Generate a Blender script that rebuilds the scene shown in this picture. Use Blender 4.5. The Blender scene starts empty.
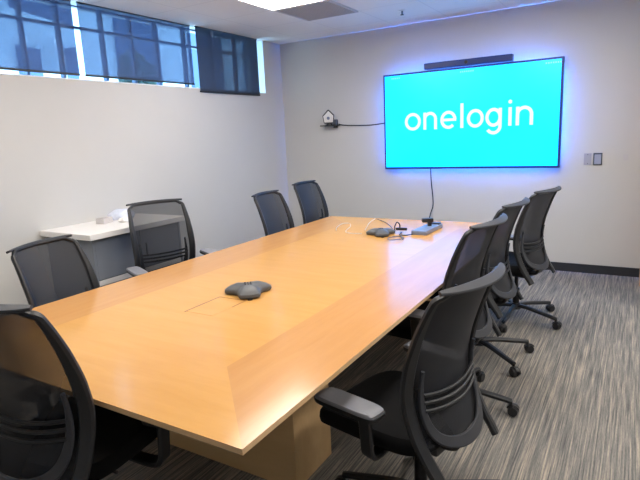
import bpy, bmesh, math, random
from mathutils import Vector, Matrix
random.seed(4)
PI = math.pi
scene = bpy.context.scene
C = bpy.context.collection

# ------------------------------------------------------------------ camera
cam_data = bpy.data.cameras.new('camera'); cam = bpy.data.objects.new('camera', cam_data); C.objects.link(cam)
cam_data.sensor_width = 36.0; cam_data.lens = 522.2 / 640 * 36.0
F = Vector((-0.50875, 0.83839, -0.19566)); R = Vector((0.85868, 0.51051, -0.04524)); U = Vector((-0.06195, 0.19102, 0.97963))
M = Matrix(((R.x, U.x, -F.x, 0), (R.y, U.y, -F.y, 0), (R.z, U.z, -F.z, 1.5332), (0, 0, 0, 1)))
cam.matrix_world = M
cam_data.clip_start = 0.05
scene.camera = cam

# ------------------------------------------------------------------ view and world
scene.view_settings.view_transform = 'Standard'; scene.view_settings.look = 'None'
scene.view_settings.gamma = 1.0; scene.view_settings.use_curve_mapping = False
scene.view_settings.exposure = 0.0
LAMP = 18.5            # ceiling panel strength
SKY = 9.0
GLOW = 300.0            # added strip behind the screen, makes the blue halo
world = bpy.data.worlds.new('world'); scene.world = world; world.use_nodes = True
wn = world.node_tree; bg = wn.nodes['Background']
bg.inputs[0].default_value = (0.48, 0.76, 1.0, 1); bg.inputs[1].default_value = SKY

# ------------------------------------------------------------------ materials
def mat(name, col, rough=0.5, metal=0.0, noise=0.0, nscale=40.0, bump=0.0, coat=0.0, emit=None, estr=0.0, spec=0.5):
    m = bpy.data.materials.new(name); m.use_nodes = True
    nt = m.node_tree; b = nt.nodes['Principled BSDF']
    b.inputs['Base Color'].default_value = (*col, 1); b.inputs['Roughness'].default_value = rough
    b.inputs['Metallic'].default_value = metal; b.inputs['Coat Weight'].default_value = coat
    b.inputs['Specular IOR Level'].default_value = spec
    if emit: b.inputs['Emission Color'].default_value = (*emit, 1); b.inputs['Emission Strength'].default_value = estr
    if noise or bump:
        tc = nt.nodes.new('ShaderNodeTexCoord'); n = nt.nodes.new('ShaderNodeTexNoise')
        n.inputs['Scale'].default_value = nscale; n.inputs['Detail'].default_value = 4
        nt.links.new(tc.outputs['Object'], n.inputs['Vector'])
        if noise:
            r = nt.nodes.new('ShaderNodeMixRGB'); r.inputs[0].default_value = 1
            r.inputs[1].default_value = (*[c * (1 - noise) for c in col], 1); r.inputs[2].default_value = (*[min(1, c * (1 + noise)) for c in col], 1)
            nt.links.new(n.outputs['Fac'], r.inputs[0]); nt.links.new(r.outputs[0], b.inputs['Base Color'])
        if bump:
            bp = nt.nodes.new('ShaderNodeBump'); bp.inputs['Strength'].default_value = bump; bp.inputs['Distance'].default_value = 0.002
            nt.links.new(n.outputs['Fac'], bp.inputs['Height']); nt.links.new(bp.outputs[0], b.inputs['Normal'])
    return m

M_wall = mat('wall_paint', (0.575, 0.57, 0.555), 0.75, noise=0.015, nscale=6, bump=0.05)
M_trim = mat('dark_baseboard_rubber', (0.022, 0.024, 0.03), 0.5, noise=0.1)
M_black = mat('black_plastic', (0.014, 0.014, 0.016), 0.42, noise=0.1, nscale=200)
M_dark = mat('charcoal_plastic', (0.012, 0.013, 0.016), 0.45, noise=0.08, nscale=200, bump=0.05)
M_grey = mat('grey_plastic', (0.042, 0.045, 0.054), 0.5, spec=0.35, noise=0.06, nscale=200, bump=0.05)
M_pad = mat('armrest_rubber', (0.21, 0.215, 0.24), 0.5, noise=0.05, nscale=120)
M_fabric = mat('black_seat_fabric', (0.0045, 0.0045, 0.005), 0.9, spec=0.2, noise=0.3, nscale=350, bump=0.4)
M_blackmetal = mat('black_metal', (0.02, 0.02, 0.022), 0.35, metal=0.6, noise=0.05)
M_white = mat('white_laminate', (0.80, 0.78, 0.76), 0.4, noise=0.02)
M_slate = mat('slate_laminate', (0.21, 0.23, 0.27), 0.45, noise=0.03)
M_slate_dark = mat('dark_slate_laminate', (0.06, 0.07, 0.09), 0.45, noise=0.03)
M_frame = mat('window_aluminium', (0.10, 0.14, 0.22), 0.4, metal=0.3, noise=0.03)
M_sill = mat('window_sill_paint', (0.82, 0.86, 0.9), 0.4, noise=0.02)
M_jamb = mat('wood_casing', (0.55, 0.25, 0.09), 0.4, noise=0.2, nscale=12)
M_tvbody_bloom = mat('tv_housing_blue_bloom', (0.010, 0.035, 0.17), 0.35, noise=0.05)  # blue bloom from the screen mixed into the dark housing colour
M_screen = mat('screen_cyan', (0.0, 0.02, 0.02), 0.3, emit=(0.0, 1.4, 4.2), estr=1.0)
M_text = mat('screen_white', (0.02, 0.02, 0.02), 0.3, emit=(0.95, 1.5, 4.3), estr=1.0)
M_textdim = mat('screen_pale', (0.02, 0.02, 0.02), 0.3, emit=(0.25, 0.97, 1.0), estr=1.1)
M_halo = mat('added_halo_blue', (0.02, 0.03, 0.1), 0.4, emit=(0.03, 0.22, 1.0), estr=GLOW)  # emitter of the added halo strip, not a known lamp
M_lamp = mat('lamp_diffuser', (0.8, 0.8, 0.8), 0.4, emit=(1.0, 0.955, 0.89), estr=LAMP)
M_phone = mat('speakerphone_plastic', (0.075, 0.078, 0.082), 0.45, noise=0.2, nscale=60, bump=0.1)
M_dock = mat('dock_grey', (0.17, 0.21, 0.32), 0.4, noise=0.05)
M_whitecable = mat('white_cable', (0.72, 0.66, 0.6), 0.5, noise=0.02)
M_plastic_clear = mat('pale_wrapper', (0.62, 0.66, 0.78), 0.35, noise=0.15, nscale=30)
M_plate = mat('wall_plate', (0.38, 0.38, 0.44), 0.4, noise=0.02)
M_gap = mat('dark_gap', (0.16, 0.05, 0.02), 0.7, noise=0.1)

def m_wood(name, axis, ca, cb):
    m = mat(name, ca, 0.16, coat=0.0, spec=0.34); nt = m.node_tree; b = nt.nodes['Principled BSDF']
    b.inputs['Coat Roughness'].default_value = 0.07
    tc = nt.nodes.new('ShaderNodeTexCoord'); mp = nt.nodes.new('ShaderNodeMapping'); nt.links.new(tc.outputs['Object'], mp.inputs[0])
    mp.inputs['Scale'].default_value = (1.0, 9.0, 5.0) if axis == 'x' else (9.0, 1.0, 5.0)
    n = nt.nodes.new('ShaderNodeTexNoise'); n.inputs['Scale'].default_value = 2.2; n.inputs['Detail'].default_value = 7; n.inputs['Distortion'].default_value = 0.5
    nt.links.new(mp.outputs[0], n.inputs['Vector'])
    n2 = nt.nodes.new('ShaderNodeTexNoise'); n2.inputs['Scale'].default_value = 14; n2.inputs['Detail'].default_value = 5
    nt.links.new(mp.outputs[0], n2.inputs['Vector'])
    mx = nt.nodes.new('ShaderNodeMath'); mx.operation = 'MULTIPLY_ADD'; mx.inputs[1].default_value = 0.3
    nt.links.new(n2.outputs['Fac'], mx.inputs[0]); nt.links.new(n.outputs['Fac'], mx.inputs[2])
    cr = nt.nodes.new('ShaderNodeValToRGB'); cr.color_ramp.elements[0].position = 0.35; cr.color_ramp.elements[1].position = 0.9
    cr.color_ramp.elements[0].color = (*cb, 1); cr.color_ramp.elements[1].color = (*ca, 1)
    nt.links.new(mx.outputs[0], cr.inputs[0]); nt.links.new(cr.outputs[0], b.inputs['Base Color'])
    return m
M_maple_x = m_wood('maple_veneer_field', 'x', (0.62, 0.335, 0.105), (0.56, 0.29, 0.082))
M_maple_y = m_wood('maple_veneer_border', 'y', (0.55, 0.285, 0.10), (0.49, 0.24, 0.08))
M_maple_base = m_wood('maple_veneer_pedestal', 'x', (0.66, 0.44, 0.22), (0.58, 0.38, 0.18))

def m_carpet():
    m = mat('striated_carpet', (0.2, 0.19, 0.18), 0.95, spec=0.1); nt = m.node_tree; b = nt.nodes['Principled BSDF']
    tc = nt.nodes.new('ShaderNodeTexCoord')
    def streak(sx, sy, det):
        mp = nt.nodes.new('ShaderNodeMapping'); nt.links.new(tc.outputs['Object'], mp.inputs[0])
        mp.inputs['Scale'].default_value = (sx, sy, 1)
        n = nt.nodes.new('ShaderNodeTexNoise'); n.inputs['Scale'].default_value = 1; n.inputs['Detail'].default_value = det; n.inputs['Roughness'].default_value = 0.7
        nt.links.new(mp.outputs[0], n.inputs['Vector']); return n.outputs['Fac']
    a = streak(140, 2.8, 3); c = streak(50, 1.0, 2); f = streak(300, 40, 2)
    cr = nt.nodes.new('ShaderNodeValToRGB'); e = cr.color_ramp.elements
    e[0].position = 0.36; e[0].color = (0.085, 0.086, 0.088, 1); e[1].position = 0.66; e[1].color = (0.42, 0.36, 0.29, 1)
    k = e.new(0.5); k.color = (0.19, 0.182, 0.17, 1)
    m1 = nt.nodes.new('ShaderNodeMath'); m1.operation = 'MULTIPLY_ADD'; m1.inputs[1].default_value = 0.65
    m2 = nt.nodes.new('ShaderNodeMath'); m2.operation = 'MULTIPLY'; m2.inputs[1].default_value = 0.35
    nt.links.new(c, m2.inputs[0]); nt.links.new(a, m1.inputs[0]); nt.links.new(m2.outputs[0], m1.inputs[2]); nt.links.new(m1.outputs[0], cr.inputs[0])
    mr = nt.nodes.new('ShaderNodeMixRGB'); mr.blend_type = 'OVERLAY'; mr.inputs[0].default_value = 0.35
    nt.links.new(cr.outputs[0], mr.inputs[1]); nt.links.new(f, mr.inputs[2]); nt.links.new(mr.outputs[0], b.inputs['Base Color'])
    bp = nt.nodes.new('ShaderNodeBump'); bp.inputs['Strength'].default_value = 0.3; bp.inputs['Distance'].default_value = 0.003
    nt.links.new(f, bp.inputs['Height']); nt.links.new(bp.outputs[0], b.inputs['Normal'])
    return m
M_carpet = m_carpet()

def m_ceiling():
    m = mat('ceiling_tile', (0.66, 0.63, 0.60), 0.9, spec=0.1); nt = m.node_tree; b = nt.nodes['Principled BSDF']
    tc = nt.nodes.new('ShaderNodeTexCoord'); sp = nt.nodes.new('ShaderNodeSeparateXYZ'); nt.links.new(tc.outputs['Object'], sp.inputs[0])
    def line(out, off):
        a = nt.nodes.new('ShaderNodeMath'); a.operation = 'ADD'; a.inputs[1].default_value = -off + 61; nt.links.new(out, a.inputs[0])
        d = nt.nodes.new('ShaderNodeMath'); d.operation = 'DIVIDE'; d.inputs[1].default_value = 0.61; nt.links.new(a.outputs[0], d.inputs[0])
        f = nt.nodes.new('ShaderNodeMath'); f.operation = 'FRACT'; nt.links.new(d.outputs[0], f.inputs[0])
        s = nt.nodes.new('ShaderNodeMath'); s.operation = 'SUBTRACT'; s.inputs[1].default_value = 0.5; nt.links.new(f.outputs[0], s.inputs[0])
        ab = nt.nodes.new('ShaderNodeMath'); ab.operation = 'ABSOLUTE'; nt.links.new(s.outputs[0], ab.inputs[0])
        g = nt.nodes.new('ShaderNodeMath'); g.operation = 'GREATER_THAN'; g.inputs[1].default_value = 0.488; nt.links.new(ab.outputs[0], g.inputs[0]); return g.outputs[0]
    mx = nt.nodes.new('ShaderNodeMath'); mx.operation = 'MAXIMUM'
    nt.links.new(line(sp.outputs[0], -3.05), mx.inputs[0]); nt.links.new(line(sp.outputs[1], 4.35), mx.inputs[1])
    n = nt.nodes.new('ShaderNodeTexNoise'); n.inputs['Scale'].default_value = 90; nt.links.new(tc.outputs['Object'], n.inputs['Vector'])
    c0 = nt.nodes.new('ShaderNodeMixRGB'); c0.inputs[1].default_value = (0.84, 0.80, 0.755, 1); c0.inputs[2].default_value = (0.87, 0.83, 0.785, 1); nt.links.new(n.outputs['Fac'], c0.inputs[0])
    c1 = nt.nodes.new('ShaderNodeMixRGB'); c1.inputs[2].default_value = (0.78, 0.74, 0.70, 1); nt.links.new(c0.outputs[0], c1.inputs[1]); nt.links.new(mx.outputs[0], c1.inputs[0])
    nt.links.new(c1.outputs[0], b.inputs['Base Color']); return m
M_ceiling = m_ceiling()

def m_see(name, col, alpha, trans_col=(1, 1, 1), transl=0.0):
    """woven mesh / screen cloth: part open holes, part thread"""
    m = bpy.data.materials.new(name); m.use_nodes = True; nt = m.node_tree; nt.nodes.clear()
    o = nt.nodes.new('ShaderNodeOutputMaterial'); mix = nt.nodes.new('ShaderNodeMixShader'); t = nt.nodes.new('ShaderNodeBsdfTransparent')
    t.inputs[0].default_value = (*trans_col, 1)
    d = nt.nodes.new('ShaderNodeBsdfPrincipled'); d.inputs['Base Color'].default_value = (*col, 1); d.inputs['Roughness'].default_value = 0.7
    tc = nt.nodes.new('ShaderNodeTexCoord'); n = nt.nodes.new('ShaderNodeTexNoise'); n.inputs['Scale'].default_value = 250
    nt.links.new(tc.outputs['Object'], n.inputs['Vector'])
    r = nt.nodes.new('ShaderNodeMapRange'); r.inputs[3].default_value = alpha - 0.06; r.inputs[4].default_value = alpha + 0.06
    nt.links.new(n.outputs['Fac'], r.inputs[0]); nt.links.new(r.outputs[0], mix.inputs[0])
    nt.links.new(t.outputs[0], mix.inputs[1])
    if transl:
        tl = nt.nodes.new('ShaderNodeBsdfTranslucent'); tl.inputs[0].default_value = (*col, 1)
        m2 = nt.nodes.new('ShaderNodeMixShader'); m2.inputs[0].default_value = transl
        nt.links.new(d.outputs[0], m2.inputs[1]); nt.links.new(tl.outputs[0], m2.inputs[2]); nt.links.new(m2.outputs[0], mix.inputs[2])
    else: nt.links.new(d.outputs[0], mix.inputs[2])
    nt.links.new(mix.outputs[0], o.inputs[0]); return m
M_mesh = m_see('chair_back_mesh', (0.011, 0.0125, 0.018), 0.84)
# thick woven fabric closes up when seen at a slant, as a real weave does
_nt = M_mesh.node_tree; _lw = _nt.nodes.new('ShaderNodeLayerWeight'); _lw.inputs['Blend'].default_value = 0.5
_mr = _nt.nodes.new('ShaderNodeMapRange'); _mr.inputs[1].default_value = 0.05; _mr.inputs[2].default_value = 0.5; _mr.inputs[3].default_value = 0.74; _mr.inputs[4].default_value = 0.96
_mix = [n for n in _nt.nodes if n.type == 'MIX_SHADER'][0]
_nt.links.new(_lw.outputs['Facing'], _mr.inputs[0]); _nt.links.new(_mr.outputs[0], _mix.inputs[0])
M_shade = m_see('screen_shade_cloth', (0.085, 0.12, 0.21), 0.67, (0.82, 0.9, 1.0), 0.3)
M_shade_dense = m_see('dense_shade_cloth', (0.05, 0.065, 0.10), 0.83, (0.82, 0.9, 1.0), 0.2)
def m_glass():
    m = bpy.data.materials.new('window_glass'); m.use_nodes = True; nt = m.node_tree; nt.nodes.clear()
    o = nt.nodes.new('ShaderNodeOutputMaterial'); mix = nt.nodes.new('ShaderNodeMixShader'); mix.inputs[0].default_value = 0.06
    t = nt.nodes.new('ShaderNodeBsdfTransparent'); t.inputs[0].default_value = (0.86, 0.95, 1, 1); g = nt.nodes.new('ShaderNodeBsdfGlossy'); g.inputs['Roughness'].default_value = 0.03
    nt.links.new(t.outputs[0], mix.inputs[1]); nt.links.new(g.outputs[0], mix.inputs[2]); nt.links.new(mix.outputs[0], o.inputs[0]); return m
M_glass = m_glass()
M_bldg = mat('outside_concrete', (0.72, 0.76, 0.82), 0.8, noise=0.08, nscale=2)
M_bldg_dark = mat('outside_dark_glass', (0.06, 0.10, 0.2), 0.2, noise=0.1, nscale=1)
M_leaf = mat('outside_foliage', (0.03, 0.06, 0.05), 0.9, noise=0.3, nscale=6)

# ------------------------------------------------------------------ mesh helpers
def box(bm, x0, x1, y0, y1, z0, z1, bev=0.0, seg=2, mi=0):
    r = bmesh.ops.create_cube(bm, size=1.0)
    vs = r['verts']
    for v in vs: v.co = Vector(((x0 + x1) / 2 + v.co.x * (x1 - x0), (y0 + y1) / 2 + v.co.y * (y1 - y0), (z0 + z1) / 2 + v.co.z * (z1 - z0)))
    fs = {f for v in vs for f in v.link_faces}
    for f in fs: f.material_index = mi
    if bev:
        es = {e for v in vs for e in v.link_edges}
        bmesh.ops.bevel(bm, geom=list(es), offset=bev, segments=seg, affect='EDGES', profile=0.5)
    return bm
def bx(*a, **k): return box(bmesh.new(), *a, **k)
def cyl(bm, p0, p1, r0, r1=None, n=16, caps=True):
    p0, p1 = Vector(p0), Vector(p1); r1 = r0 if r1 is None else r1
    d = p1 - p0; q = d.to_track_quat('Z', 'Y').to_matrix().to_4x4()
    bmesh.ops.create_cone(bm, cap_ends=caps, segments=n, radius1=r0, radius2=r1, depth=d.length, matrix=Matrix.Translation((p0 + p1) / 2) @ q)
    return bm
def tube(bm, pts, r, n=8):
    pts = [Vector(p) for p in pts]; rings = []
    up = Vector((0, 0, 1)); prev = None
    for i, p in enumerate(pts):
        t = (pts[min(i + 1, len(pts) - 1)] - pts[max(i - 1, 0)]).normalized()
        a = (prev - t * prev.dot(t)) if prev else t.cross(up if abs(t.z) < 0.9 else Vector((1, 0, 0)))
        a.normalize(); prev = a; b = t.cross(a)
        rings.append([bm.verts.new(p + a * math.cos(2 * PI * k / n) * r + b * math.sin(2 * PI * k / n) * r) for k in range(n)])
    for i in range(len(rings) - 1):
        for k in range(n): bm.faces.new((rings[i][k], rings[i][(k + 1) % n], rings[i + 1][(k + 1) % n], rings[i + 1][k]))
    bm.faces.new(rings[0][::-1]); bm.faces.new(rings[-1]); return bm
def smooth_path(pts, n=8):
    P = [Vector(p) for p in pts]; out = []
    for i in range(len(P) - 1):
        a, b, c, d = P[max(i - 1, 0)], P[i], P[i + 1], P[min(i + 2, len(P) - 1)]
        for k in range(n):
            t = k / n
            out.append(0.5 * ((2 * b) + (c - a) * t + (2 * a - 5 * b + 4 * c - d) * t * t + (3 * b - a - 3 * c + d) * t ** 3))
    out.append(P[-1]); return out
def sweep(bm, pts, nrms, w, t, closed=False, wf=None):
    """rounded flat bar: width w across the surface, thickness t along the normal"""
    n = len(pts); rings = []
    for i in range(n):
        if closed: tg = pts[(i + 1) % n] - pts[i - 1]
        else: tg = pts[min(i + 1, n - 1)] - pts[max(i - 1, 0)]
        tg.normalize(); N = nrms[i] - tg * nrms[i].dot(tg); N.normalize(); B = tg.cross(N)
        ww = w if wf is None else w * wf(i / (n - 1)); c = min(ww, t) * 0.3
        sec = [(-ww / 2 + c, -t / 2), (ww / 2 - c, -t / 2), (ww / 2, -t / 2 + c), (ww / 2, t / 2 - c), (ww / 2 - c, t / 2), (-ww / 2 + c, t / 2), (-ww / 2, t / 2 - c), (-ww / 2, -t / 2 + c)]
        rings.append([bm.verts.new(pts[i] + B * a + N * b) for a, b in sec])
    m = n if closed else n - 1
    for i in range(m):
        A, Bq = rings[i], rings[(i + 1) % n]
        for k in range(8): bm.faces.new((A[k], A[(k + 1) % 8], Bq[(k + 1) % 8], Bq[k]))
    if not closed: bm.faces.new(rings[0][::-1]); bm.faces.new(rings[-1])
    return bm
def prism(bm, poly, z0, z1, taper=0.0, mi=0):
    cx = sum(p[0] for p in poly) / len(poly); cy = sum(p[1] for p in poly) / len(poly)
    lo = [bm.verts.new((x, y, z0)) for x, y in poly]
    hi = [bm.verts.new((cx + (x - cx) * (1 - taper), cy + (y - cy) * (1 - taper), z1)) for x, y in poly]
    n = len(poly)
    fs = [bm.faces.new(lo[::-1]), bm.faces.new(hi)]
    for k in range(n): fs.append(bm.faces.new((lo[k], lo[(k + 1) % n], hi[(k + 1) % n], hi[k])))
    for f in fs: f.material_index = mi
    return bm
def obj(name, bm, m, parent=None, smooth=False, loc=None):
    bmesh.ops.recalc_face_normals(bm, faces=bm.faces)
    me = bpy.data.meshes.new(name); bm.to_mesh(me); bm.free()
    for mm in (m if isinstance(m, (list, tuple)) else [m]): me.materials.append(mm)
    o = bpy.data.objects.new(name, me); C.objects.link(o)
    if parent: o.parent = parent
    if loc: o.location = loc
    if smooth:
        for p in me.polygons: p.use_smooth = True
        try: me.set_sharp_from_angle(angle=math.radians(38))
        except Exception: pass
    return o
def tag(o, label, cat, group=None):
    o['label'] = label; o['category'] = cat
    if group: o['group'] = group
    return o
def thing(name, label, cat, loc=(0, 0, 0), rz=0.0, group=None):
    o = bpy.data.objects.new(name, None); C.objects.link(o); o.location = loc; o.rotation_euler = (0, 0, rz); o.empty_display_size = 0.1
    return tag(o, label, cat, group)
def struct(name, bm, m, parent=None, smooth=False):
    o = obj(name, bm, m, parent, smooth)
    if not parent: o['kind'] = 'structure'
    return o
def copy_tree(o, parent=None):
    c = o.copy(); C.objects.link(c)
    if parent: c.parent = parent
    for ch in list(o.children): copy_tree(ch, c)
    return c

# ------------------------------------------------------------------ room
XL, YB, ZC, ZW = -4.088, 5.947, 2.727, 2.088
WX = -4.36                                  # outer face of the window wall
struct('floor', bx(WX, 2.3, -1.7, YB + 0.15, -0.1, 0.0), M_carpet)
struct('ceiling', bx(WX, 2.3, -1.7, YB + 0.15, ZC, ZC + 0.12), M_ceiling)
struct('wall_back', bx(WX, 2.3, YB, YB + 0.15, 0, ZC), M_wall)
bm = bx(WX, XL, -1.6, YB, 0, ZW)
box(bm, WX, XL, 5.575, YB, ZW, ZC); box(bm, WX, XL, -1.6, 0.7, ZW, ZC)
struct('wall_left', bm, M_wall)
struct('wall_front', bx(WX, 2.3, -1.75, -1.6, 0, ZC), M_wall)
bm = bx(2.15, 2.3, -1.6, YB, 0, ZC); box(bm, 0.15, 2.15, 4.9, YB, 0, ZC)
struct('wall_right', bm, M_wall)
bm = bx(-4.074, 0.150, YB - 0.012, YB, 0, 0.092, bev=0.003)
struct('baseboard_back', bm, M_trim)
struct('baseboard_left', bx(XL, XL + 0.012, -1.6, YB - 0.012, 0, 0.092, bev=0.003), M_trim)
bm = bx(0.106, 0.150, 5.60, YB - 0.013, 0.0, 2.1, bev=0.004)
struct('trim_1', bm, M_jamb)

# windows: one long clerestory band, mullions on the outer side
GX = -4.25
wy0, wy1 = 0.7, 5.575
w1 = struct('window_1', bx(GX - 0.03, GX + 0.03, wy0, wy1, ZW, ZW + 0.012, bev=0.003), M_frame)
w1.name = 'window_1'
bm = bmesh.new()
for y in [0.90, 1.3, 1.7, 2.07, 2.58, 2.90, 3.33, 3.655, 3.965, 4.36, 4.78, 5.2, 5.555]:
    box(bm, GX - 0.025, GX + 0.025, y - 0.013, y + 0.013, ZW + 0.03, ZC, bev=0.003)
box(bm, GX - 0.022, GX + 0.022, wy0, wy1, 2.535, 2.558, bev=0.003)
box(bm, GX - 0.025, GX + 0.025, wy0, wy1, ZC - 0.012, ZC, bev=0.003)
obj('mullion', bm, M_frame, w1)
obj('window_pane', bx(GX - 0.004, GX + 0.004, wy0, wy1, ZW + 0.03, ZC - 0.02), M_glass, w1)
obj('window_sill', bx(GX + 0.03, XL + 0.004, wy0, wy1, ZW - 0.001, ZW + 0.008, bev=0.002), M_sill, w1)
# painted side of the recess
struct('trim_2', bx(GX + 0.03, XL + 0.001, wy1 - 0.006, wy1 + 0.001, ZW + 0.008, ZC), M_sill)

# the street outside
b = thing('office_building', 'pale office block with tall dark window bands outside the left windows', 'building', (-15, 12, 0))
obj('wall', bx(-3, 3, -14, 12, -2, 9.5), M_bldg, b)
for k in range(9):
    obj('window_band', bx(3.0, 3.15, -13 + 2.7 * k, -11.6 + 2.7 * k, 1.2, 9.0), M_bldg_dark, b)
obj('roof_edge', bx(2.8, 3.5, -14, 12, 9.5, 10.0), M_bldg, b)
b = thing('canopy_building', 'low concrete canopy roof seen through the left blind', 'building', (-8.2, 3.6, 0), 0.35)
obj('roof_slab', bx(-0.5, 0.5, -3.0, 3.0, 3.35, 3.6), M_bldg, b)
for k in (-2.6, -0.4, 2.6): obj('column', bx(-0.15, 0.15, k - 0.12, k + 0.12, -2, 3.35), M_bldg, b)
bm = bmesh.new()
for k in range(26):
    a = random.uniform(0, 6.28); r = random.uniform(0, 0.45)
    bmesh.ops.create_icosphere(bm, subdivisions=1, radius=random.uniform(0.12, 0.24), matrix=Matrix.Translation((math.cos(a) * r, math.sin(a) * r, 2.45 + random.uniform(-0.4, 0.25))))
cyl(bm, (0, 0, -2), (0, 0, 2.3), 0.08, 0.05, 8)
tag(obj('outdoor_bush', bm, M_leaf, loc=(-6.6, 5.65, 0)), 'small dark leafy treetop outside, low behind the middle blind', 'tree')

# blinds
SX = XL - 0.02
def shade(label, y0, y1, zb, sx, cloth=None):
    t = thing('roller_blind', label, 'blind', (sx, (y0 + y1) / 2, zb), 0, 'roller blinds over the windows')
    h = (y1 - y0) / 2
    obj('blind_cloth', bx(-0.0012, 0.0012, -h, h, 0.012, ZC - zb - 0.004), cloth or M_shade, t)
    obj('bottom_bar', bx(-0.008, 0.008, -h, h, 0.0, 0.018, bev=0.004), M_dark, t)
    obj('headrail', bx(-0.008, 0.008, -h, h, ZC - zb - 0.008, ZC - zb), M_grey, t)
shade('grey-blue roller blind nearest the camera, over the leftmost window', 1.25, 2.955, 2.125, SX)
shade('grey-blue roller blind over the middle window, second from the room corner', 3.01, 4.325, 2.125, SX)
shade('dark roller blind over the window nearest the room corner, hanging below the sill', 4.372, 5.43, 2.052, XL + 0.014, M_shade_dense)

# ------------------------------------------------------------------ ceiling fittings
def troffer(x, y, label):
    t = thing('ceiling_light', label, 'ceiling light', (x, y, ZC - 0.012), 0, 'recessed ceiling light panels')
    bm = bmesh.new()
    for a in ((-0.30, 0.30, -0.61, -0.585), (-0.30, 0.30, 0.585, 0.61), (-0.30, -0.275, -0.585, 0.585), (0.275, 0.30, -0.585, 0.585), (-0.008, 0.008, -0.585, 0.585)):
        box(bm, a[0], a[1], a[2], a[3], -0.004, 0.012, bev=0.002)
    obj('light_frame', bm, M_white, t)
    obj('diffuser', bx(-0.275, 0.275, -0.585, 0.585, 0.002, 0.010), M_lamp, t)
troffer(-2.75, 3.735, 'long white glowing ceiling light panel beside the grey vent')
troffer(-2.75, 1.30, 'second ceiling light panel over the left chairs, above the frame')
troffer(-0.92, 4.2, 'ceiling light panel above the far chairs on the right')
troffer(-0.92, 1.9, 'ceiling light panel above the foreground chair on the right')
troffer(1.0, 4.1, 'ceiling light panel over the empty aisle on the right')
troffer(1.0, 1.9, 'ceiling light panel to the right of the camera')
t = thing('ceiling_vent', 'square grey ceiling vent grille next to the light panel', 'vent', (-2.74, 4.665, ZC - 0.01))
bm = bmesh.new()
for a in ((-0.295, 0.295, -0.30, -0.28), (-0.295, 0.295, 0.28, 0.30), (-0.295, -0.275, -0.28, 0.28), (0.275, 0.295, -0.28, 0.28)):
    box(bm, a[0], a[1], a[2], a[3], -0.004, 0.01, bev=0.002)
M_vent = mat('vent_grey', (0.56, 0.53, 0.52), 0.6, noise=0.03)
obj('vent_frame', bm, M_vent, t)
bm = bmesh.new()
for k in range(22):
    x = -0.265 + k * 0.0253; box(bm, x - 0.004, x + 0.004, -0.28, 0.28, -0.002, 0.006)
    box(bm, -0.275, 0.275, x - 0.004, x + 0.004, -0.002, 0.006)
obj('grille', bm, M_vent, t)
obj('backing', bx(-0.275, 0.275, -0.28, 0.28, 0.006, 0.01), mat('vent_dark', (0.34, 0.32, 0.31), 0.8, noise=0.03), t)
t = thing('sprinkler_head', 'small white and metal sprinkler head on the ceiling', 'sprinkler', (-2.10, 5.25, ZC))
obj('flange', cyl(bmesh.new(), (0, 0, -0.006), (0, 0, 0), 0.035), M_white, t, True)
bm = cyl(bmesh.new(), (0, 0, -0.04), (0, 0, -0.006), 0.007); cyl(bm, (0, 0, -0.044), (0, 0, -0.04), 0.018)
obj('deflector', bm, M_grey, t, True)

# ------------------------------------------------------------------ table
tx0, tx1, ty0, ty1, tz = -2.585, -0.834, 0.935, 4.49, 0.74
t = thing('conference_table', 'long glossy maple conference table with mitred border', 'table', ((tx0 + tx1) / 2, (ty0 + ty1) / 2, 0))
ox, oy = t.location.x, t.location.y
HX, HY, BW = (tx1 - tx0) / 2, (ty1 - ty0) / 2, 0.372
bm = bmesh.new()
o4 = [(-HX, -HY), (HX, -HY), (HX, HY), (-HX, HY)]; i4 = [(-HX + BW, -HY + BW), (HX - BW, -HY + BW), (HX - BW, HY - BW), (-HX + BW, HY - BW)]
vo = [bm.verts.new((x, y, tz)) for x, y in o4]; vi = [bm.verts.new((x, y, tz)) for x, y in i4]
f = bm.faces.new(vi); f.material_index = 0
for k in range(4):
    f = bm.faces.new((vo[k], vo[(k + 1) % 4], vi[(k + 1) % 4], vi[k])); f.material_index = 0 if k % 2 == 0 else 1
prev = vo
for ins, z in ((0.0, tz - 0.018), (0.012, tz - 0.03)):
    cur = [bm.verts.new((math.copysign(abs(x) - ins, x), math.copysign(abs(y) - ins, y), z)) for x, y in o4]
    for k in range(4): f = bm.faces.new((prev[k], prev[(k + 1) % 4], cur[(k + 1) % 4], cur[k])); f.material_index = 2
    prev = cur
bm.faces.new(prev).material_index = 2
M_edge = m_wood('maple_edge_highlight', 'x', (0.80, 0.55, 0.30), (0.70, 0.46, 0.24))  # lighter maple paints in the highlight along the table edge
obj('tabletop', bm, [M_maple_x, M_maple_y, M_edge], t)
for xr, y0, y1 in ((-1.19, 1.67, 1.98), (-1.25, 3.52, 3.83)):
    bm = bx(-2.15 - ox, xr - ox, y0 - oy, y1 - oy, 0, tz - 0.03, bev=0.004)
    obj('pedestal', bm, M_maple_base, t)
ht = obj('cable_hatch', bx(-1.797 - ox, -1.632 - ox, 1.70 - oy, 1.94 - oy, tz - 0.004, tz + 0.0012, bev=0.0008), M_maple_x, t)
bm = bmesh.new()
for a in ((-1.803, -1.797, 1.695, 1.945), (-1.632, -1.630, 1.84, 1.945), (-1.797, -1.632, 1.9435, 1.945)):
    box(bm, a[0] - ox, a[1] - ox, a[2] - oy, a[3] - oy, tz - 0.004, tz + 0.0012)
obj('hatch_gap', bm, M_gap, ht)

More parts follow.
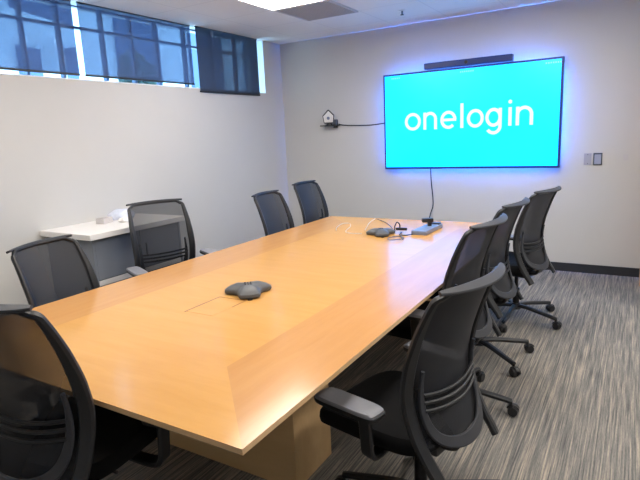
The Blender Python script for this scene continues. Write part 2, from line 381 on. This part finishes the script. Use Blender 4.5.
# ------------------------------------------------------------------ office chair
PROF = [(0.36, -0.275), (0.44, -0.215), (0.52, -0.172), (0.62, -0.142), (0.70, -0.138), (0.80, -0.156), (0.90, -0.188), (1.0, -0.228), (1.075, -0.272)]
HWID = [(0.36, 0.222), (0.5, 0.232), (0.7, 0.242), (0.9, 0.240), (1.075, 0.226)]
def lerp(tab, z):
    if z <= tab[0][0]: return tab[0][1]
    for (a, va), (b, vb) in zip(tab, tab[1:]):
        if z <= b:
            s = (z - a) / (b - a); return va + (vb - va) * s
    return tab[-1][1]
def prof(z):   # smoothed
    return sum(lerp(PROF, z + d) for d in (-0.03, -0.015, 0, 0.015, 0.03)) / 5
def S(u, z, off=0.0):
    """point on the backrest surface; off > 0 is rearward"""
    hw = lerp(HWID, z)
    return Vector((prof(z) + 0.055 * (u / hw) ** 2 - off, u, z))
def SN(u, z):
    e = 0.004
    a = S(u + e, z) - S(u - e, z); b = S(u, z + e) - S(u, z - e)
    n = a.cross(b); n.normalize()
    return n if n.x < 0 else -n
def surf_bar(bm, path, w, t, off=0.0, wf=None, closed=False):
    pts = [S(u, z) + SN(u, z) * off for u, z in path]; nr = [SN(u, z) for u, z in path]
    return sweep(bm, pts, nr, w, t, closed, wf)

def make_chair():
    root = thing('office_chair', '', 'chair')
    # five-star base
    bm = cyl(bmesh.new(), (0, 0, 0.085), (0, 0, 0.135), 0.042, 0.034, 20)
    obj('base_hub', bm, M_black, root, True)
    for k in range(5):
        a = 2 * PI * k / 5; ca, sa = math.cos(a), math.sin(a)
        pts = [Vector((ca * r, sa * r, z)) for r, z in ((0.02, 0.112), (0.10, 0.112), (0.20, 0.100), (0.31, 0.084), (0.345, 0.078))]
        pts = smooth_path(pts, 4)
        bm = sweep(bmesh.new(), pts, [Vector((0, 0, 1))] * len(pts), 0.042, 0.028, wf=lambda s: 1 - 0.35 * s)
        obj('base_leg', bm, M_dark, root, True)
        bm = bmesh.new(); c0 = Vector((ca * 0.342, sa * 0.342, 0)); tdir = Vector((-sa, ca, 0)); rd = Vector((ca, sa, 0))
        for s in (-1, 1):
            p = c0 + Vector((0, 0, 0.0295)) + rd * 0.012
            cyl(bm, p + tdir * s * 0.006, p + tdir * s * 0.026, 0.029, 0.025, 18)
        cyl(bm, c0 + Vector((0, 0, 0.05)), c0 + Vector((0, 0, 0.082)), 0.009, None, 10)
        # hood over the wheels
        hp = [c0 + rd * (0.012 + 0.033 * math.cos(q)) + Vector((0, 0, 0.029 + 0.033 * math.sin(q))) for q in [0.15 * PI + i * 0.09 * PI for i in range(9)]]
        hn = [(h - (c0 + rd * 0.012 + Vector((0, 0, 0.029)))).normalized() for h in hp]
        sweep(bm, hp, hn, 0.03, 0.006)
        obj('caster', bm, M_black, root, True)
    bm = cyl(bmesh.new(), (0, 0, 0.12), (0, 0, 0.26), 0.026, None, 18); cyl(bm, (0, 0, 0.24), (0, 0, 0.40), 0.015, None, 14)
    obj('gas_cylinder', bm, M_blackmetal, root, True)
    bm = bx(-0.12, 0.10, -0.075, 0.075, 0.365, 0.414, bev=0.012)
    sp = smooth_path([(-0.09, 0, 0.40), (-0.13, 0, 0.40), (-0.175, 0, 0.415), (-0.188, 0, 0.455)], 5)
    sweep(bm, sp, [Vector((0.2, 0, 1))] * len(sp), 0.09, 0.022)
    cyl(bm, (0.02, -0.075, 0.40), (0.02, -0.20, 0.395), 0.006, None, 8)
    obj('seat_mechanism', bm, M_black, root, True)
    # seat cushion: superellipse with rolled front edge
    bm = bmesh.new(); rings = []; NS = 40
    def ring(sc, z, dz=0.0):
        out = []
        for k in range(NS):
            a = 2 * PI * k / NS; e = 2 / 4.5
            x = math.copysign(abs(math.cos(a)) ** e, math.cos(a)); y = math.copysign(abs(math.sin(a)) ** e, math.sin(a))
            X = 0.122 + x * 0.262 * sc; Y = y * 0.25 * sc * (1 - 0.05 * (1 - x) / 2)
            roll = -0.035 * max(0, (X - 0.22) / 0.17) ** 2
            out.append(bm.verts.new((X, Y, z + roll + dz * 0 + 0.012 * (y * sc) ** 2)))
        return out
    for sc, z in ((0.80, 0.412), (0.93, 0.414), (0.985, 0.425), (1.0, 0.445), (0.99, 0.468), (0.95, 0.483), (0.85, 0.489), (0.6, 0.488), (0.3, 0.486)): rings.append(ring(sc, z))
    for a, b2 in zip(rings, rings[1:]):
        for k in range(NS): bm.faces.new((a[k], a[(k + 1) % NS], b2[(k + 1) % NS], b2[k]))
    bm.faces.new(rings[0][::-1]); bm.faces.new(rings[-1])
    obj('seat', bm, M_fabric, root, True)
    # outer backrest frame: side rails up, over the top
    zs = [0.37 + i * (1.02 - 0.37) / 22 for i in range(23)]
    path = [(-lerp(HWID, z) + 0.014, z) for z in zs]
    R_ = 0.016
    for q in range(1, 7):
        a = PI - q * PI / 12; path.append((-lerp(HWID, 1.04) + 0.012 + R_ + R_ * math.cos(a), 1.02 + R_ * math.sin(a)))
    for i in range(1, 15): path.append((-(lerp(HWID, 1.04) - 0.012 - R_) * (1 - i / 7.5), 1.055))
    full = path + [(-u, z) for u, z in path[::-1][1:] if True]
    # drop duplicated centre run
    left = [p for p in path if p[0] < -1e-6 or p[1] < 1.05]; left = [p for p in left if p[0] < 0]
    full = left + [(0.0, 1.055)] + [(-u, z) for u, z in left[::-1]]
    nf = len(full) - 1
    bm = surf_bar(bmesh.new(), full, 0.048, 0.026, wf=lambda s: 0.42 + 0.58 * min(1, max(0, (abs(s - 0.5) - 0.16) / 0.14)))
    fr = obj('backrest_frame', bm, M_dark, root, True)
    # flared lip along the top, wider; lighter grey stands in for ceiling light
    us = [-0.224 + i * 0.448 / 20 for i in range(21)]
    pts = [S(u, 1.058) + Vector((-0.011, 0, 0.003)) for u in us]
    lip = sweep(bmesh.new(), pts, [Vector((-0.42, 0, 0.9))] * 21, 0.042, 0.012, wf=lambda s: 0.45 + 0.55 * math.sin(PI * s) ** 0.6)
    obj('top_rail', lip, M_grey, root, True)
    # mesh panel
    bm = bmesh.new(); nu, nz = 16, 26; g = []
    for j in range(nz + 1):
        z = 0.475 + (1.05 - 0.475) * j / nz; hw = lerp(HWID, z) - 0.022
        g.append([bm.verts.new(S(-hw + 2 * hw * i / nu, z, -0.004)) for i in range(nu + 1)])
    for j in range(nz):
        for i in range(nu): bm.faces.new((g[j][i], g[j][i + 1], g[j + 1][i + 1], g[j + 1][i]))
    obj('backrest_mesh', bm, M_mesh, root, True)
    # inner U-shaped support carrying the lumbar ribs
    up = [(-0.180, 0.76), (-0.180, 0.70), (-0.180, 0.66), (-0.178, 0.60), (-0.170, 0.55), (-0.152, 0.51), (-0.122, 0.484), (-0.08, 0.468), (-0.04, 0.461), (0, 0.459)]
    up = up + [(-u, z) for u, z in up[::-1][1:]]
    up = [(p.x, p.y) for p in smooth_path([(u, z, 0) for u, z in up], 4)]
    bm = surf_bar(bmesh.new(), up, 0.055, 0.014, off=0.012, wf=lambda s: 0.25 + 0.8 * math.sin(PI * s) ** 1.1 * 0.72)
    obj('lower_support', bm, M_grey, root, True)
    for k, z in enumerate((0.605, 0.635, 0.665)):
        pth = [(-0.172 + i * 0.344 / 16, z - 0.016 * (1 - ((i - 8) / 8) ** 2)) for i in range(17)]
        obj('lumbar_rib', surf_bar(bmesh.new(), pth, 0.013, 0.012, off=0.016), M_dark, root, True)
    # arms
    for s in (-1, 1):
        sp = smooth_path([(0.05, s * 0.10, 0.405), (0.05, s * 0.22, 0.395), (0.045, s * 0.275, 0.42), (0.045, s * 0.285, 0.49), (0.045, s * 0.292, 0.587)], 5)
        bm = sweep(bmesh.new(), sp, [Vector((0, -s, 0.3)) if i < 8 else Vector((0, -s, 0)) for i in range(len(sp))], 0.055, 0.02)
        arm = obj('armrest', bm, M_black, root, True)
        bm = bmesh.new(); NS2 = 32; rr = []
        for sc, z in ((0.80, 0.584), (0.97, 0.588), (1.0, 0.597), (1.0, 0.604)):
            r_ = []
            for q in range(NS2):
                a = 2 * PI * q / NS2; e = 2 / 6.0
                x = math.copysign(abs(math.cos(a)) ** e, math.cos(a)); y = math.copysign(abs(math.sin(a)) ** e, math.sin(a))
                r_.append(bm.verts.new((0.115 + x * 0.142 * sc, s * 0.295 + y * (0.050 + 0.002 * x) * sc, z)))
            rr.append(r_)
        for a, b2 in zip(rr, rr[1:]):
            for q in range(NS2): bm.faces.new((a[q], a[(q + 1) % NS2], b2[(q + 1) % NS2], b2[q]))
        bm.faces.new(rr[0][::-1]); bm.faces.new(rr[-1])
        obj('armrest_shell', bm, M_black, arm, True)
        bm = bmesh.new(); rr = []
        for sc, z in ((0.97, 0.604), (0.96, 0.612), (0.90, 0.617), (0.6, 0.6185)):
            r_ = []
            for q in range(NS2):
                a = 2 * PI * q / NS2; e = 2 / 6.0
                x = math.copysign(abs(math.cos(a)) ** e, math.cos(a)); y = math.copysign(abs(math.sin(a)) ** e, math.sin(a))
                r_.append(bm.verts.new((0.115 + x * 0.142 * sc, s * 0.295 + y * (0.050 + 0.002 * x) * sc, z)))
            rr.append(r_)
        for a, b2 in zip(rr, rr[1:]):
            for q in range(NS2): bm.faces.new((a[q], a[(q + 1) % NS2], b2[(q + 1) % NS2], b2[q]))
        bm.faces.new(rr[0][::-1]); bm.faces.new(rr[-1])
        obj('armrest_pad', bm, M_pad, arm, True)['label'] = 'grey armrest pad'
    return root
BASE_PARTS = ('base_hub', 'base_leg', 'caster')
# (top-rail centre x, y, facing direction x, y, height change, base rotation in degrees, label, group)
GR = 'chairs along the right side of the table'; GL = 'chairs along the left side of the table'
chairs = [
    (-0.435, 1.745, -0.975, 0.21, -0.03, 40, 'black mesh office chair in the right foreground, its left armrest at the table corner', GR),
    (-0.605, 2.68, -0.990, 0.135, 0.01, 3, 'black mesh office chair on the right, second from the camera, behind the foreground one', GR),
    (-0.61, 3.395, -0.990, 0.12, 0.01, -38, 'third black office chair along the right side, mostly hidden between its neighbours', GR),
    (-0.535, 4.22, -0.965, 0.25, 0.0, -22, 'black office chair farthest along the right side, whole curved back against white wall', GR),
    (-2.80, 1.625, 0.965, 0.25, -0.040, 36, 'black mesh office chair on the left, nearest one, in front of white side cabinet', GL),
    (-3.30, 2.90, 0.915, -0.40, 0.01, 30, 'black mesh office chair turned slightly, hiding the right end of the white side cabinet', GL),
    (-2.83, 3.74, 0.995, 0.10, -0.01, 20, 'small far black office chair on the left, in front of the room corner', GL),
    (-3.02, 4.68, 1.0, 0.0, -0.01, 50, 'farthest black office chair on the left, against the back wall', GL),
    (-1.60, 0.70, -0.16, 0.987, 0.05, 15, 'black mesh office chair in the left foreground, at the near end of the table', 'chairs at the table end'),
]
proto = make_chair()
for i, (cx, cy, fx, fy, dz, br, lab, grp) in enumerate(chairs):
    r = proto if i == 0 else None
    chairs[i] = chairs[i]
roots = [proto] + [copy_tree(proto) for _ in chairs[1:]]
for r, (cx, cy, fx, fy, dz, br, lab, grp) in zip(roots, chairs):
    l = math.hypot(fx, fy); fx /= l; fy /= l
    r.location = (cx + 0.235 * fx, cy + 0.235 * fy, 0); r.rotation_euler = (0, 0, math.atan2(fy, fx))
    r['label'] = lab; r['group'] = grp
    local = math.radians(br) - math.atan2(fy, fx)
    for ch in r.children:
        nm = ch.name.split('.')[0]
        if nm in BASE_PARTS: ch.rotation_euler = (0, 0, local)
        elif nm != 'gas_cylinder': ch.location.z = dz
        if nm == 'armrest' and ('in front of the room corner' in lab or ('hiding the right' in lab and ch.bound_box[6][1] > 0.1)): ch.location.z = dz + 0.045
        if nm == 'armrest' and 'at the near end' in lab: ch.location = (0.12, 0, 0.0)

# ------------------------------------------------------------------ screen wall
FY = 5.867
t = thing('television', 'large wall-mounted flat television showing white onelogin lettering on cyan', 'television', (-1.627, FY, 1.646))
X0, X1, Z0, Z1 = -0.967, 0.967, -0.546, 0.546
obj('housing', bx(X0, X1, 0.0, 0.05, Z0, Z1, bev=0.004), M_tvbody_bloom, t)
obj('screen', bx(X0 + 0.022, X1 - 0.022, -0.0025, 0.001, Z0 + 0.024, Z1 - 0.022), M_screen, t)
obj('wall_mount', bx(-0.3, 0.3, 0.05, 0.079, -0.25, 0.25, bev=0.003), M_black, t)
bm = bmesh.new()
for a in ((X0 + 0.10, X1 - 0.10, Z0 + 0.10, Z0 + 0.115), (X0 + 0.10, X1 - 0.10, Z1 - 0.115, Z1 - 0.10), (X0 + 0.10, X0 + 0.115, Z0 + 0.115, Z1 - 0.115), (X1 - 0.115, X1 - 0.10, Z0 + 0.115, Z1 - 0.115)):
    box(bm, a[0], a[1], 0.05, 0.065, a[2], a[3])
obj('added_halo_strip', bm, M_halo, t)  # added light source, throws the blue halo onto the wall
# lettering: monoline geometric letters drawn as flat ribbons on the screen
def ribbon(bm, pts, w, y=-0.0042):
    pts = [Vector((p[0], 0, p[1])) for p in pts]; n = len(pts); A = []; B = []
    for i in range(n):
        tg = pts[min(i + 1, n - 1)] - pts[max(i - 1, 0)]; tg.normalize(); nn = Vector((-tg.z, 0, tg.x)) * w / 2
        A.append(pts[i] + nn); B.append(pts[i] - nn)
    for i in range(n - 1):
        q = [A[i], A[i + 1], B[i + 1], B[i]]
        fr = [bm.verts.new((p.x, y, p.z)) for p in q]; bk = [bm.verts.new((p.x, y + 0.002, p.z)) for p in q]
        bm.faces.new(fr); bm.faces.new(bk[::-1])
        for k in range(4): bm.faces.new((fr[k], fr[(k + 1) % 4], bk[(k + 1) % 4], bk[k]))
def arc(cx, cz, rx, a0, a1, n=28, rz=None):
    rz = rx if rz is None else rz
    return [(cx + rx * math.cos(math.radians(a0 + (a1 - a0) * i / n)), cz + rz * math.sin(math.radians(a0 + (a1 - a0) * i / n))) for i in range(n + 1)]
bm = bmesh.new(); W = 0.034
bl = 1.560 - 1.646
tx = lambda x: x + 1.627
RX, RZ = 0.074, 0.082; cz = bl + RZ
def letter_o(cx, rx=RX): ribbon(bm, arc(cx, cz, rx, 0, 360, 40, RZ), W)
def letter_n(x0, x1):
    r = (x1 - x0) / 2; zt = bl + 0.165 - r
    ribbon(bm, [(x0, bl - 0.014), (x0, bl + 0.176)], W); ribbon(bm, arc((x0 + x1) / 2, zt, r, 180, 0, 20) + [(x1, bl - 0.014)], W)
def put():
    global bm
    obj('letter', bm, M_text, t); bm = bmesh.new()
letter_o(tx(-2.232), 0.080); put()
letter_n(tx(-2.088), tx(-1.962)); put()
ecx = tx(-1.815); ribbon(bm, arc(ecx, cz, RX, 0, 315, 34, RZ), W); ribbon(bm, [(ecx - RX, cz), (ecx + RX + 0.014, cz)], W * 0.85); put()
ribbon(bm, [(tx(-1.664), bl - 0.014), (tx(-1.664), bl + 0.25)], W); put()
letter_o(tx(-1.518)); put()
gcx = tx(-1.325); gr = 0.068; ribbon(bm, arc(gcx, cz, gr, 0, 360, 40, RZ), W)
ribbon(bm, [(gcx + gr, bl + 0.176), (gcx + gr, bl - 0.012)] + arc(gcx, bl - 0.012, gr, 0, -150, 20)[1:], W); put()
ribbon(bm, [(tx(-1.157), bl - 0.014), (tx(-1.157), bl + 0.176)], W); ribbon(bm, arc(tx(-1.157), bl + 0.232, 0.010, 0, 360, 14), 0.02); put()
letter_n(tx(-1.082), tx(-0.945)); obj('letter', bm, M_text, t)
bm = bmesh.new()
for cx, n in ((-0.86, 5), (-0.06, 7), (0.80, 7)):
    for k in range(n): box(bm, cx + k * 0.022, cx + k * 0.022 + 0.013, -0.004, -0.002, Z1 - 0.058, Z1 - 0.044)
obj('status_marks', bm, M_textdim, t)
t = thing('video_bar', 'long slim dark video bar on the wall just above the television', 'video bar', (-1.618, 5.875, 2.235))
obj('housing', bx(-0.472, 0.472, -0.03, 0.05, -0.034, 0.034, bev=0.008), M_tvbody_bloom, t)  # shares the housing colour with the screen's blue bloom painted in
obj('bracket', bx(-0.05, 0.05, 0.05, 0.072, -0.03, 0.02), M_black, t)
obj('lens', cyl(bmesh.new(), (0, -0.036, 0), (0, -0.028, 0), 0.018), M_black, t, True)

tag(obj('power_cable', tube(bmesh.new(), smooth_path([(-2.046, 5.93, 1.13), (-2.04, 5.935, 0.95), (-2.022, 5.935, 0.78), (-2.02, 5.935, 0.66), (-2.05, 5.93, 0.56), (-2.08, 5.935, 0.42), (-2.07, 5.94, 0.32)], 8), 0.006), M_black, None, True),
    'dark cable hanging down the wall below the television', 'cable')
# camera shelf
t = thing('wall_shelf', 'tiny black wall shelf left of the television', 'shelf', (-3.355, YB, 1.652))
obj('shelf_board', bx(-0.11, 0.12, -0.11, 0.0, -0.006, 0.008, bev=0.002), M_black, t)
obj('bracket', bx(0.03, 0.09, -0.012, 0.0, -0.03, -0.008, bev=0.002), M_black, t)
t = thing('conference_camera', 'small white and black camera standing on the wall shelf', 'camera', (-3.355, YB - 0.060, 1.660), 0.15)
t.scale = (1.35, 1.0, 1.4)
obj('foot', cyl(bmesh.new(), (0, 0, 0), (0, 0, 0.018), 0.03, 0.022), M_black, t, True)
bm = bmesh.new()
prism(bm, [(-0.042, 0.0), (0.042, 0.0), (0.05, 0.06), (0.0, 0.105), (-0.052, 0.06)], -0.022, 0.022)
for v in bm.verts: v.co = Vector((v.co.x, v.co.z, v.co.y + 0.018))
obj('body', bm, M_white, t)
bm = bmesh.new(); P = [(-0.045, 0.0), (0.045, 0.0), (0.054, 0.062), (0.0, 0.112), (-0.056, 0.062)]
for i in range(5):
    a, b2 = P[i], P[(i + 1) % 5]; cyl(bm, (a[0], -0.018, a[1] + 0.02), (b2[0], -0.018, b2[1] + 0.02), 0.0055, None, 8)
obj('rim', bm, M_black, t)
obj('lens', cyl(bmesh.new(), (0, -0.034, 0.06), (0, -0.02, 0.06), 0.014), M_dock, t, True)
tag(obj('power_adapter', bx(-3.288, -3.245, 5.87, 5.92, 1.660, 1.725, bev=0.004), M_slate_dark), 'little dark box beside the camera on the wall shelf', 'adapter')
tag(obj('camera_cable', tube(bmesh.new(), smooth_path([(-3.242, 5.925, 1.668), (-3.19, 5.935, 1.652), (-3.0, 5.938, 1.637), (-2.8, 5.938, 1.633), (-2.60, 5.935, 1.647), (-2.56, 5.932, 1.65)], 6), 0.0065), M_black, None, True),
    'thin dark cable running along the wall from the shelf to the television', 'cable')
# wall plates
for x, zc_, m, lab in ((-0.412, 1.180, M_plate, 'plain pale wall plate right of the television, left of the pair'),):
    t = thing('wall_plate', lab, 'wall plate', (x, YB, zc_))
    obj('plate', bx(-0.034, 0.034, -0.006, 0, -0.058, 0.058, bev=0.002), m, t)
    bm = bmesh.new()
    for z in (-0.045, 0.045): cyl(bm, (0, -0.008, z), (0, -0.005, z), 0.004, None, 8)
    obj('screw', bm, M_grey, t)
t = thing('control_panel', 'small dark-rimmed wall control panel beside the plain wall plate', 'control panel', (-0.322, YB, 1.180))
obj('frame', bx(-0.040, 0.040, -0.014, 0, -0.060, 0.060, bev=0.003), M_slate_dark, t)
obj('panel_face', bx(-0.029, 0.031, -0.017, -0.013, -0.050, 0.046, bev=0.002), mat('panel_face', (0.33, 0.36, 0.50), 0.35, noise=0.03), t)
tag(obj('light_switch', bx(-0.10, -0.06, YB - 0.005, YB, 1.16, 1.22, bev=0.001), mat('painted_switch', (0.55, 0.54, 0.55), 0.5, noise=0.02)), 'faint pale switch plate on the back wall far right', 'switch')

# ------------------------------------------------------------------ side cabinet
t = thing('side_cabinet', 'white-topped slate grey side cabinet against the left wall', 'cabinet', (-3.79, 2.955, 0))
t.scale = (1, 1, 1.022)
obj('cabinet_top', bx(-0.295, 0.345, -0.57, 0.40, 0.822, 0.866, bev=0.004), M_white, t)
obj('cabinet_body', bx(-0.29, 0.27, -0.50, 0.36, 0.10, 0.822), M_slate_dark, t)
obj('side_panel', bx(-0.29, 0.29, -0.52, -0.50, 0.0, 0.822, bev=0.002), M_slate, t)
obj('side_panel', bx(-0.29, 0.29, 0.36, 0.38, 0.0, 0.822, bev=0.002), M_slate, t)
for y0, y1 in ((-0.497, -0.074), (-0.066, 0.357)):
    dr = obj('door', bx(0.27, 0.289, y0, y1, 0.50, 0.818, bev=0.002), M_slate, t)
    yh = y1 - 0.05 if y0 < -0.1 else y0 + 0.05
    obj('handle', bx(0.289, 0.300, yh - 0.005, yh + 0.005, 0.60, 0.70, bev=0.002), M_slate_dark, dr)
obj('lower_shelf', bx(0.271, 0.289, -0.50, 0.36, 0.455, 0.492, bev=0.002), M_white, t)
def crumple(name, label, cat, loc, sx, sy, sz, m, seed, group=None):
    rnd = random.Random(seed); bm = bmesh.new(); bmesh.ops.create_icosphere(bm, subdivisions=3, radius=1.0)
    ph = [(rnd.uniform(-3, 3), rnd.uniform(-3, 3), rnd.uniform(-3, 3), rnd.uniform(2, 6)) for _ in range(7)]
    for v in bm.verts:
        n = sum(abs(math.sin(a * v.co.x + b_ * v.co.y + c_ * v.co.z + f_)) for a, b_, c_, f_ in ph) / 7
        s = 0.62 + 0.55 * n; v.co = Vector((v.co.x * sx * s, v.co.y * sy * s, max(v.co.z * sz * s, -sz * 0.5)))
    for v in bm.verts: v.co.z += sz * 0.5
    o = obj(name, bm, m, None, False, loc); tag(o, label, cat, group); return o
crumple('plastic_wrapper', 'crumpled pale bluish plastic wrapper on the white cabinet top', 'wrapper', (-3.92, 3.06, 0.886), 0.09, 0.13, 0.06, M_plastic_clear, 2)
crumple('paper_tissue', 'small white crumpled tissue lying beside the plastic wrapper', 'tissue', (-3.72, 2.93, 0.886), 0.05, 0.06, 0.03, M_white, 5)
t = thing('small_carton', 'little pale flat carton on the cabinet top, left of the wrapper', 'box', (-3.86, 2.83, 0.886), 0.3)
obj('carton', bx(-0.04, 0.04, -0.06, 0.06, 0, 0.045, bev=0.003), mat('pale_card', (0.62, 0.58, 0.57), 0.6, noise=0.05), t)
obj('flap', bx(-0.038, 0.038, -0.058, 0.0, 0.0451, 0.048), mat('grey_card', (0.5, 0.46, 0.47), 0.6, noise=0.05), t)

# ------------------------------------------------------------------ things on the table
def speakerphone(x, y, rz, sc, label, gname):
    t = thing('speakerphone', label, 'speakerphone', (x, y, tz), rz, gname)
    bm = bmesh.new(); N = 72; rings = []
    def rad(a):
        v = max(0.0, math.cos(1.5 * a)) if False else (0.5 + 0.5 * math.cos(3 * a))
        return 0.076 + 0.050 * min(1.0, 1.5 * v) ** 1.2
    for s, z in ((0.93, 0.004), (1.0, 0.012), (0.98, 0.026), (0.88, 0.034), (0.68, 0.045), (0.40, 0.051), (0.15, 0.052)):
        rings.append([bm.verts.new((math.cos(2 * PI * k / N) * sc * s * (rad(2 * PI * k / N) if s > 0.5 else 0.072 + 0.5 * (rad(2 * PI * k / N) - 0.072)),
                                    math.sin(2 * PI * k / N) * sc * s * (rad(2 * PI * k / N) if s > 0.5 else 0.072 + 0.5 * (rad(2 * PI * k / N) - 0.072)), z * sc)) for k in range(N)])
    for a, b2 in zip(rings, rings[1:]):
        for k in range(N): bm.faces.new((a[k], a[(k + 1) % N], b2[(k + 1) % N], b2[k]))
    bm.faces.new(rings[0][::-1]); bm.faces.new(rings[-1])
    obj('body', bm, M_phone, t, True)
    for k in range(3):
        a = 2 * PI * k / 3
        bm = cyl(bmesh.new(), (math.cos(a) * 0.12 * sc, math.sin(a) * 0.12 * sc, 0), (math.cos(a) * 0.12 * sc, math.sin(a) * 0.12 * sc, 0.008), 0.014 * sc)
        obj('foot', bm, M_black, t, True)
    bm = bmesh.new()
    for i in range(3):
        for j in range(4): box(bm, (-0.004 + (j - 2) * 0.014) * sc, (0.004 + (j - 2) * 0.014) * sc, ((i - 1) * 0.014 - 0.004) * sc, ((i - 1) * 0.014 + 0.004) * sc, 0.048 * sc, 0.0535 * sc)
    obj('keypad', bm, M_black, t)
speakerphone(-1.70, 2.055, math.radians(-48), 1.0, 'grey three-armed speakerphone in the middle of the table beside the hatch', 'speakerphones on the table')
speakerphone(-1.70, 3.74, math.radians(-60), 0.95, 'dark speakerphone at the far end of the table, among loose cables', 'speakerphones on the table')

t = thing('cable_dock', 'bluish grey slab-shaped cable dock at the far end of the table', 'dock', (-1.405, 3.99, tz), math.radians(88))
obj('body', bx(-0.19, 0.19, -0.060, 0.060, 0.0, 0.034, bev=0.006), M_dock, t)
obj('socket_row', bx(0.13, 0.18, -0.05, 0.05, 0.034, 0.048, bev=0.002), M_slate_dark, t)
t = thing('video_adapter', 'small black adapter block sitting on the cable dock', 'adapter', (-1.42, 4.04, tz + 0.034), math.radians(30))
obj('body', bx(-0.045, 0.045, -0.022, 0.022, 0.03, 0.062, bev=0.004), M_black, t)
obj('stem', bx(0.0, 0.03, -0.015, 0.015, 0.0, 0.03), M_black, t)
t = thing('cable_splitter', 'thin upright black cable connector between speakerphone and dock', 'connector', (-1.60, 3.86, tz), 0.15)
bm = tube(bmesh.new(), smooth_path([(-0.03, 0, 0.006), (-0.03, 0, 0.05), (-0.01, 0.0, 0.085), (0.012, 0, 0.06), (0.0, 0, 0.02)], 5), 0.005)
obj('cable_loop', bm, M_black, t, True)
obj('plug', bx(-0.02, 0.07, -0.012, 0.012, 0.02, 0.042, bev=0.003), M_black, t)
def cable(label, pts, m, r=0.0035):
    tag(obj('loose_cable', tube(bmesh.new(), smooth_path(pts, 8), r, 6), m, None, True), label, 'cable')
z0 = tz + 0.004
lp = [(-1.515 + 0.055 * math.cos(a), 3.60 + 0.085 * math.sin(a), z0 + 0.001 * k) for k, a in enumerate([i * 0.62 for i in range(11)])]
cable('dark cable coiled in a small loop in front of the cable dock', lp + [(-1.53, 3.72, z0 + 0.012), (-1.56, 3.79, z0 + 0.003)], M_slate_dark)
cable('dark cable running along the table from the upright connector to the dock', [(-1.575, 3.87, z0 + 0.001), (-1.55, 3.76, z0 + 0.001), (-1.50, 3.755, z0 + 0.001), (-1.45, 3.79, z0 + 0.006)], M_black, 0.004)
cable('thin dark cable arching from the connector across the table towards the window side', [(-1.665, 3.90, z0 + 0.02), (-1.74, 4.05, z0), (-1.88, 4.25, z0), (-2.05, 4.42, z0)], M_slate_dark, 0.003)
cable('thin white cable running from speakerphone back to the far table edge', [(-2.07, 4.43, z0), (-2.02, 4.2, z0), (-1.95, 4.0, z0), (-1.90, 3.86, z0)], M_whitecable, 0.003)
cable('thin white cable curling near the far left table corner', [(-1.86, 3.72, z0), (-1.94, 3.70, z0), (-2.03, 3.76, z0), (-2.10, 3.98, z0), (-2.18, 4.12, z0), (-2.24, 4.10, z0), (-2.20, 3.92, z0), (-2.13, 3.78, z0)], M_whitecable, 0.003)
